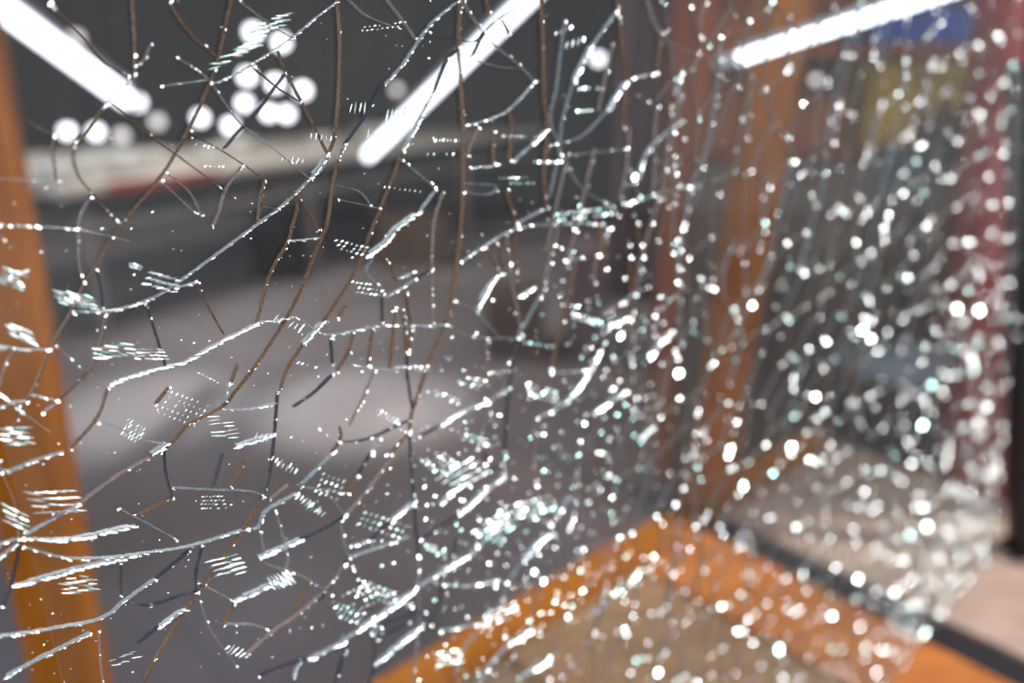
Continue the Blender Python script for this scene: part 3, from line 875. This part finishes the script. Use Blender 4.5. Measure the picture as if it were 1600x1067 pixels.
# --- hackle and repeated reflections, both shaped as combs of short parallel dashes
def comb(u, v, n, step, dash, wd, rows=1, rstep=(0, 8), sp_=.07, mb=None):
    ang = math.atan2(-dash[1], dash[0]); L = math.hypot(*dash)
    for r_ in range(rows):
        for i in range(n):
            if R() < .12: continue
            chip(u + step[0] * i + rstep[0] * r_ + U(-.6, .6), v + step[1] * i + rstep[1] * r_ + U(-.6, .6), wd * U(.5, .8), L * U(.6, 1.1), ang + U(-.06, .06), U(.10, .20), mb or (teal if R() < .3 else chips))
COMBS = [(575, 208, 6, (9, 1), (7, -24), 1.8, 1, (0, 0)), (604, 180, 6, (7, -1), (7, -24), 1.5, 1, (0, 0)), (548, 168, 5, (7, 0), (6, -20), 1.6, 1, (0, 0)),
 (400, 40, 7, (8, -3), (20, -8), 1.2, 3, (-6, 9)), (345, 92, 8, (9, -5), (22, -11), 1.3, 3, (-5, 7)), (565, 48, 9, (8, -1), (4, -2), 1.8, 2, (4, -6)),
 (485, 212, 5, (8, 1), (3, -12), 1.5, 1, (0, 0)), (440, 248, 5, (8, 1), (5, -12), 1.4, 1, (0, 0)), (305, 226, 5, (7, 1), (3, -4), 1.4, 1, (0, 0)), (320, 260, 5, (7, 0), (3, -4), 1.4, 1, (0, 0)),
 (680, 219, 7, (6, 0), (2, -5), 1.4, 1, (0, 0)), (667, 240, 5, (10, 0), (2, -5), 1.3, 1, (0, 0)), (785, 213, 7, (6, 0), (2, -6), 1.8, 1, (0, 0)), (885, 70, 4, (9, -3), (6, -16), 2.4, 1, (0, 0)), (868, 52, 4, (8, -3), (4, -8), 2.2, 1, (0, 0)),
 (835, 253, 7, (7, 0), (3, -5), 2.6, 1, (0, 0)), (905, 138, 6, (7, 0), (4, -6), 2.6, 1, (0, 0)), (895, 173, 5, (7, 0), (4, -5), 2.4, 1, (0, 0)), (780, 278, 8, (7, 0), (3, -3), 1.8, 2, (3, 8)),
 (870, 335, 12, (8, -1), (6, -5), 2.6, 2, (3, 9)), (600, 292, 8, (8, 1), (3, -3), 1.3, 1, (0, 0)), (525, 375, 7, (8, 2), (5, -3), 1.5, 3, (4, 7)), (550, 440, 7, (7, 1), (5, -3), 1.2, 3, (4, 8)),
 (235, 425, 7, (7, 2), (14, -4), 1.1, 3, (-3, 9)), (205, 412, 3, (6, 1), (10, 3), 1.2, 2, (0, 5)), (90, 455, 5, (12, 2), (22, 3), .9, 4, (3, 6)), (150, 545, 5, (12, -2), (20, -3), 1.0, 3, (3, 7)),
 (205, 545, 6, (9, 0), (12, -2), 1.0, 4, (3, 5)), (268, 612, 8, (8, 3), (3, -4), 1.5, 5, (-5, 8)), (430, 497, 6, (8, 3), (10, -16), 2.0, 1, (0, 0)), (465, 566, 5, (7, 2), (4, -3), 1.8, 1, (0, 0)),
 (332, 650, 6, (2, 6), (24, -7), 1.3, 2, (22, 3)), (400, 680, 4, (6, 2), (8, -14), 1.4, 1, (0, 0)), (200, 655, 6, (5, 3), (6, -7), 1.1, 4, (-3, 7)), (425, 715, 5, (7, 3), (6, -10), 1.5, 2, (9, 9)),
 (310, 582, 6, (6, 3), (5, 1), 1.3, 1, (0, 0)), (330, 876, 6, (7, -2), (18, -8), 1.2, 4, (4, 7)), (370, 880, 3, (3, 7), (22, -9), 1.8, 1, (0, 0)), (310, 775, 7, (6, 0), (5, -2), 1.2, 4, (2, 6)), (465, 775, 5, (6, 3), (7, -9), 1.7, 3, (8, 8)),
 (100, 905, 5, (10, -2), (20, -4), .9, 4, (2, 7)), (50, 770, 5, (14, -1), (28, -5), .9, 4, (6, 10)), (10, 790, 4, (9, 4), (20, 6), .9, 4, (0, 8)), (175, 1030, 5, (8, -3), (14, -5), 1.0, 2, (6, 8)),
 (420, 905, 6, (6, -2), (12, 9), .9, 3, (3, 6)), (355, 1010, 4, (7, 2), (9, -9), 1.6, 2, (2, 7)), (505, 740, 5, (8, 3), (5, -5), 1.3, 4, (-4, 9)), (520, 940, 9, (8, 3), (5, -4), 1.5, 4, (4, 8)),
 (690, 742, 8, (7, -4), (14, -10), 2.2, 4, (5, 9)), (660, 720, 6, (6, 5), (6, -4), 1.8, 5, (7, -4)), (716, 595, 4, (10, 4), (5, -4), 3.0, 1, (0, 0)), (730, 590, 5, (7, 1), (5, -3), 1.4, 2, (3, 8)),
 (680, 610, 6, (7, 3), (5, -3), 1.7, 2, (3, 7)), (640, 575, 4, (8, 1), (5, -4), 2.0, 1, (0, 0)), (590, 640, 6, (6, 3), (4, -3), 1.4, 2, (2, 7)), (715, 675, 8, (7, 2), (5, -4), 1.6, 2, (3, 8)), (820, 535, 7, (7, 1), (5, -5), 2.6, 1, (0, 0)),
 (878, 476, 6, (8, 1), (5, -3), 3.0, 1, (0, 0)), (895, 490, 7, (7, 2), (5, -3), 2.8, 2, (2, 6)), (825, 600, 7, (7, 2), (5, -4), 2.2, 3, (2, 8)), (535, 930, 6, (9, -4), (5, -3), 1.5, 4, (4, 9)), (570, 800, 8, (9, 3), (6, -4), 1.6, 3, (-5, 9)),
 (740, 830, 8, (6, -4), (7, -5), 2.2, 4, (8, 6)), (800, 790, 8, (8, -2), (7, -5), 2.4, 3, (4, 9)), (560, 905, 8, (8, 3), (6, -4), 1.4, 3, (-4, 8)), (665, 850, 5, (7, 2), (5, -3), 1.8, 2, (2, 7)), (760, 960, 7, (7, -3), (8, -5), 2.0, 3, (3, 8)),
 (680, 1020, 6, (7, -1), (9, -3), 1.8, 3, (3, 9)), (600, 925, 7, (7, 3), (6, -4), 1.6, 2, (2, 6)), (10, 420, 4, (9, 3), (14, 4), .9, 4, (-2, 7)), (15, 505, 4, (10, 4), (20, 6), .9, 4, (2, 6)), (5, 670, 5, (9, -1), (20, -3), .9, 4, (2, 8))]
for c in COMBS: comb(*c)
# a scatter of dust-fine splinters everywhere on the left
for _ in range(600):
    u, v = U(0, 900), U(0, 1067)
    if v < 300 and R() < .6: continue
    if u < 450 and v < 900 and R() < .45: continue
    chip(u, v, U(.5, 1.1), U(1.2, 3.6), U(.1, .9), U(.14, .30))
# denser splinters where the cracks crowd together below the centre
for _ in range(380):
    u, v = random.gauss(800, 110), random.gauss(830, 150)
    if v > 1080 or u < 560: continue
    chip(u, v, U(.6, 1.9), U(1.5, 6), U(.3, 1.0), U(.08, .25), chips if R() < .7 else teal)
for _ in range(170):
    u, v = random.gauss(975, 60), random.gauss(560, 120)
    chip(u, v, U(.7, 2.2), U(1.5, 6), U(.5, 1.1), U(.08, .25), chips if R() < .6 else teal)
# --- beads of glitter over the out-of-focus right half
BEADS = '''1149,24,1 1136,51,1 1127,78,1 1235,27,1 1462,17,2 1374,51,1 1532,79,1 1478,103,1 1441,108,1 1294,125,2 1310,165,2 1298,189,2 1382,132,1 1544,142,1 1566,132,1
1580,172,1 1570,223,1 1411,215,2 1377,203,1 1492,172,1 1242,253,2 1235,288,1 1458,262,1 1443,300,2 1519,310,1 1129,221,1 1124,304,2 1298,336,2 1323,336,2 1388,336,3 1468,240,1 1354,334,2
1092,175,1 1279,223,1 1195,362,2 1337,379,3 1360,394,2 1427,399,2 1381,356,3 1413,415,1 1413,433,1 1418,453,2 1340,433,1 1485,445,2 1495,482,4 1530,485,4 1590,498,2 1588,525,2 1509,516,2 1505,529,2
1116,452,3 1175,477,4 1315,495,2 1350,497,2 1347,515,4 1360,529,4 1386,519,2 1291,534,3 1411,532,1 1219,525,2 1212,479,2 1143,542,2 1301,566,2 1519,562,2 1480,586,3 1455,601,3 1541,637,3 1274,620,4 1441,664,4 1428,684,2
1367,637,2 1409,650,2 1141,701,4 1236,698,4 1095,674,2 1151,659,2 1062,583,4 1063,622,2 1519,603,1 1426,617,2 1445,623,2 1347,590,1 1155,397,1 1300,451,1 1271,428,1 1536,704,1 1391,704,1 1104,688,2 1239,607,2
1424,724,3 1207,739,3 1161,759,4 1190,769,2 1095,749,1 1342,791,3 1350,768,2 1431,793,3 1448,822,4 1421,835,3 1384,822,2 1367,855,3 1519,746,2 1536,744,1 1262,813,2 1291,817,2 1124,822,2 1168,835,1 1158,854,2 1340,904,4
1397,926,3 1305,886,2 1283,886,1 1416,886,2 1416,904,1 1462,886,1 1495,869,1 1473,847,1 1296,931,2 1300,962,3 1283,965,2 1198,943,2 1170,886,2 1163,899,2 1127,947,3 1168,967,2 1240,957,2 1205,997,2 1217,1014,4 1225,1031,2 1217,1051,2 1232,994,1 1296,1044,2
1404,953,2 1435,962,2 1426,943,2 1477,947,1 1443,990,2 1352,974,1 1347,990,1 1446,909,1 1138,710,4 1234,707,2 1170,722,2 1224,764,1 1111,1055,2 1245,734,1 1266,717,2
965,507,3 969,525,4 945,537,2 1023,494,2 1036,505,2 1023,524,2 1058,583,4 1061,622,2 1013,448,2 1058,441,2 955,357,3 955,605,2 1016,600,2 913,662,3 867,640,2
840,852,4 834,893,4 849,908,4 780,798,3 861,821,3 889,827,3 1055,788,3 1035,818,2 1021,869,3 910,923,3 881,945,2 972,926,2 847,975,1 756,977,3 940,994,2 964,987,2 869,1023,2 1028,1050,4 1056,1065,2 719,803,2 746,855,3 732,869,2 709,889,2 991,277,4'''
for tok in BEADS.split():
    u, v, k = (float(x) for x in tok.split(',')); f_ = (1.9, 3.0, 4.4, 6.4)[int(k) - 1]
    if u < 960: f_ *= .8
    chip(u, v, f_ * .85, f_ * (1.2 + .35 * (k == 4)) * U(.9, 1.3), math.radians(U(55, 72)), (.15, .10, .06, .03)[int(k) - 1], teal if R() < .22 else chips)
# random beads on the cell corners of the network
for a, b in vor:
    u, v, k = pix(*a)
    if R() < .55:
        sz_ = random.choice((1.2, 1.6, 2.0, 2.5, 3.0)); chip(0, 0, sz_, sz_ * U(1.1, 1.9), math.radians(U(50, 78)), U(.04, .13), chips if R() < .8 else teal, q=a)
        if R() < .35: chip(0, 0, sz_ * .7, sz_, math.radians(U(50, 78)), U(.05, .14), q=((a[0] * 2 + b[0]) / 3, (a[1] * 2 + b[1]) / 3))
    if R() < .75:
        sz_ = U(1.2, 2.6); chip(0, 0, sz_, sz_ * U(1.1, 2.2), math.radians(U(50, 80)), U(.15, .5), dull, q=b)
chips.build('glass_chips', M_chip, pane, kind='stuff')['label'] = 'glinting splinters and chips of glass'
teal.build('greenish_chips', M_teal_chip, pane, kind='stuff')['label'] = 'greenish glinting glass chips'
dull.build('dull_chips', M_chip_dim, pane, kind='stuff')['label'] = 'dull glass chips'
print('SHARDS', len(order), 'VOR', len(vor), 'CRACKS', len(lines), 'CHIPF', len(chips.f))
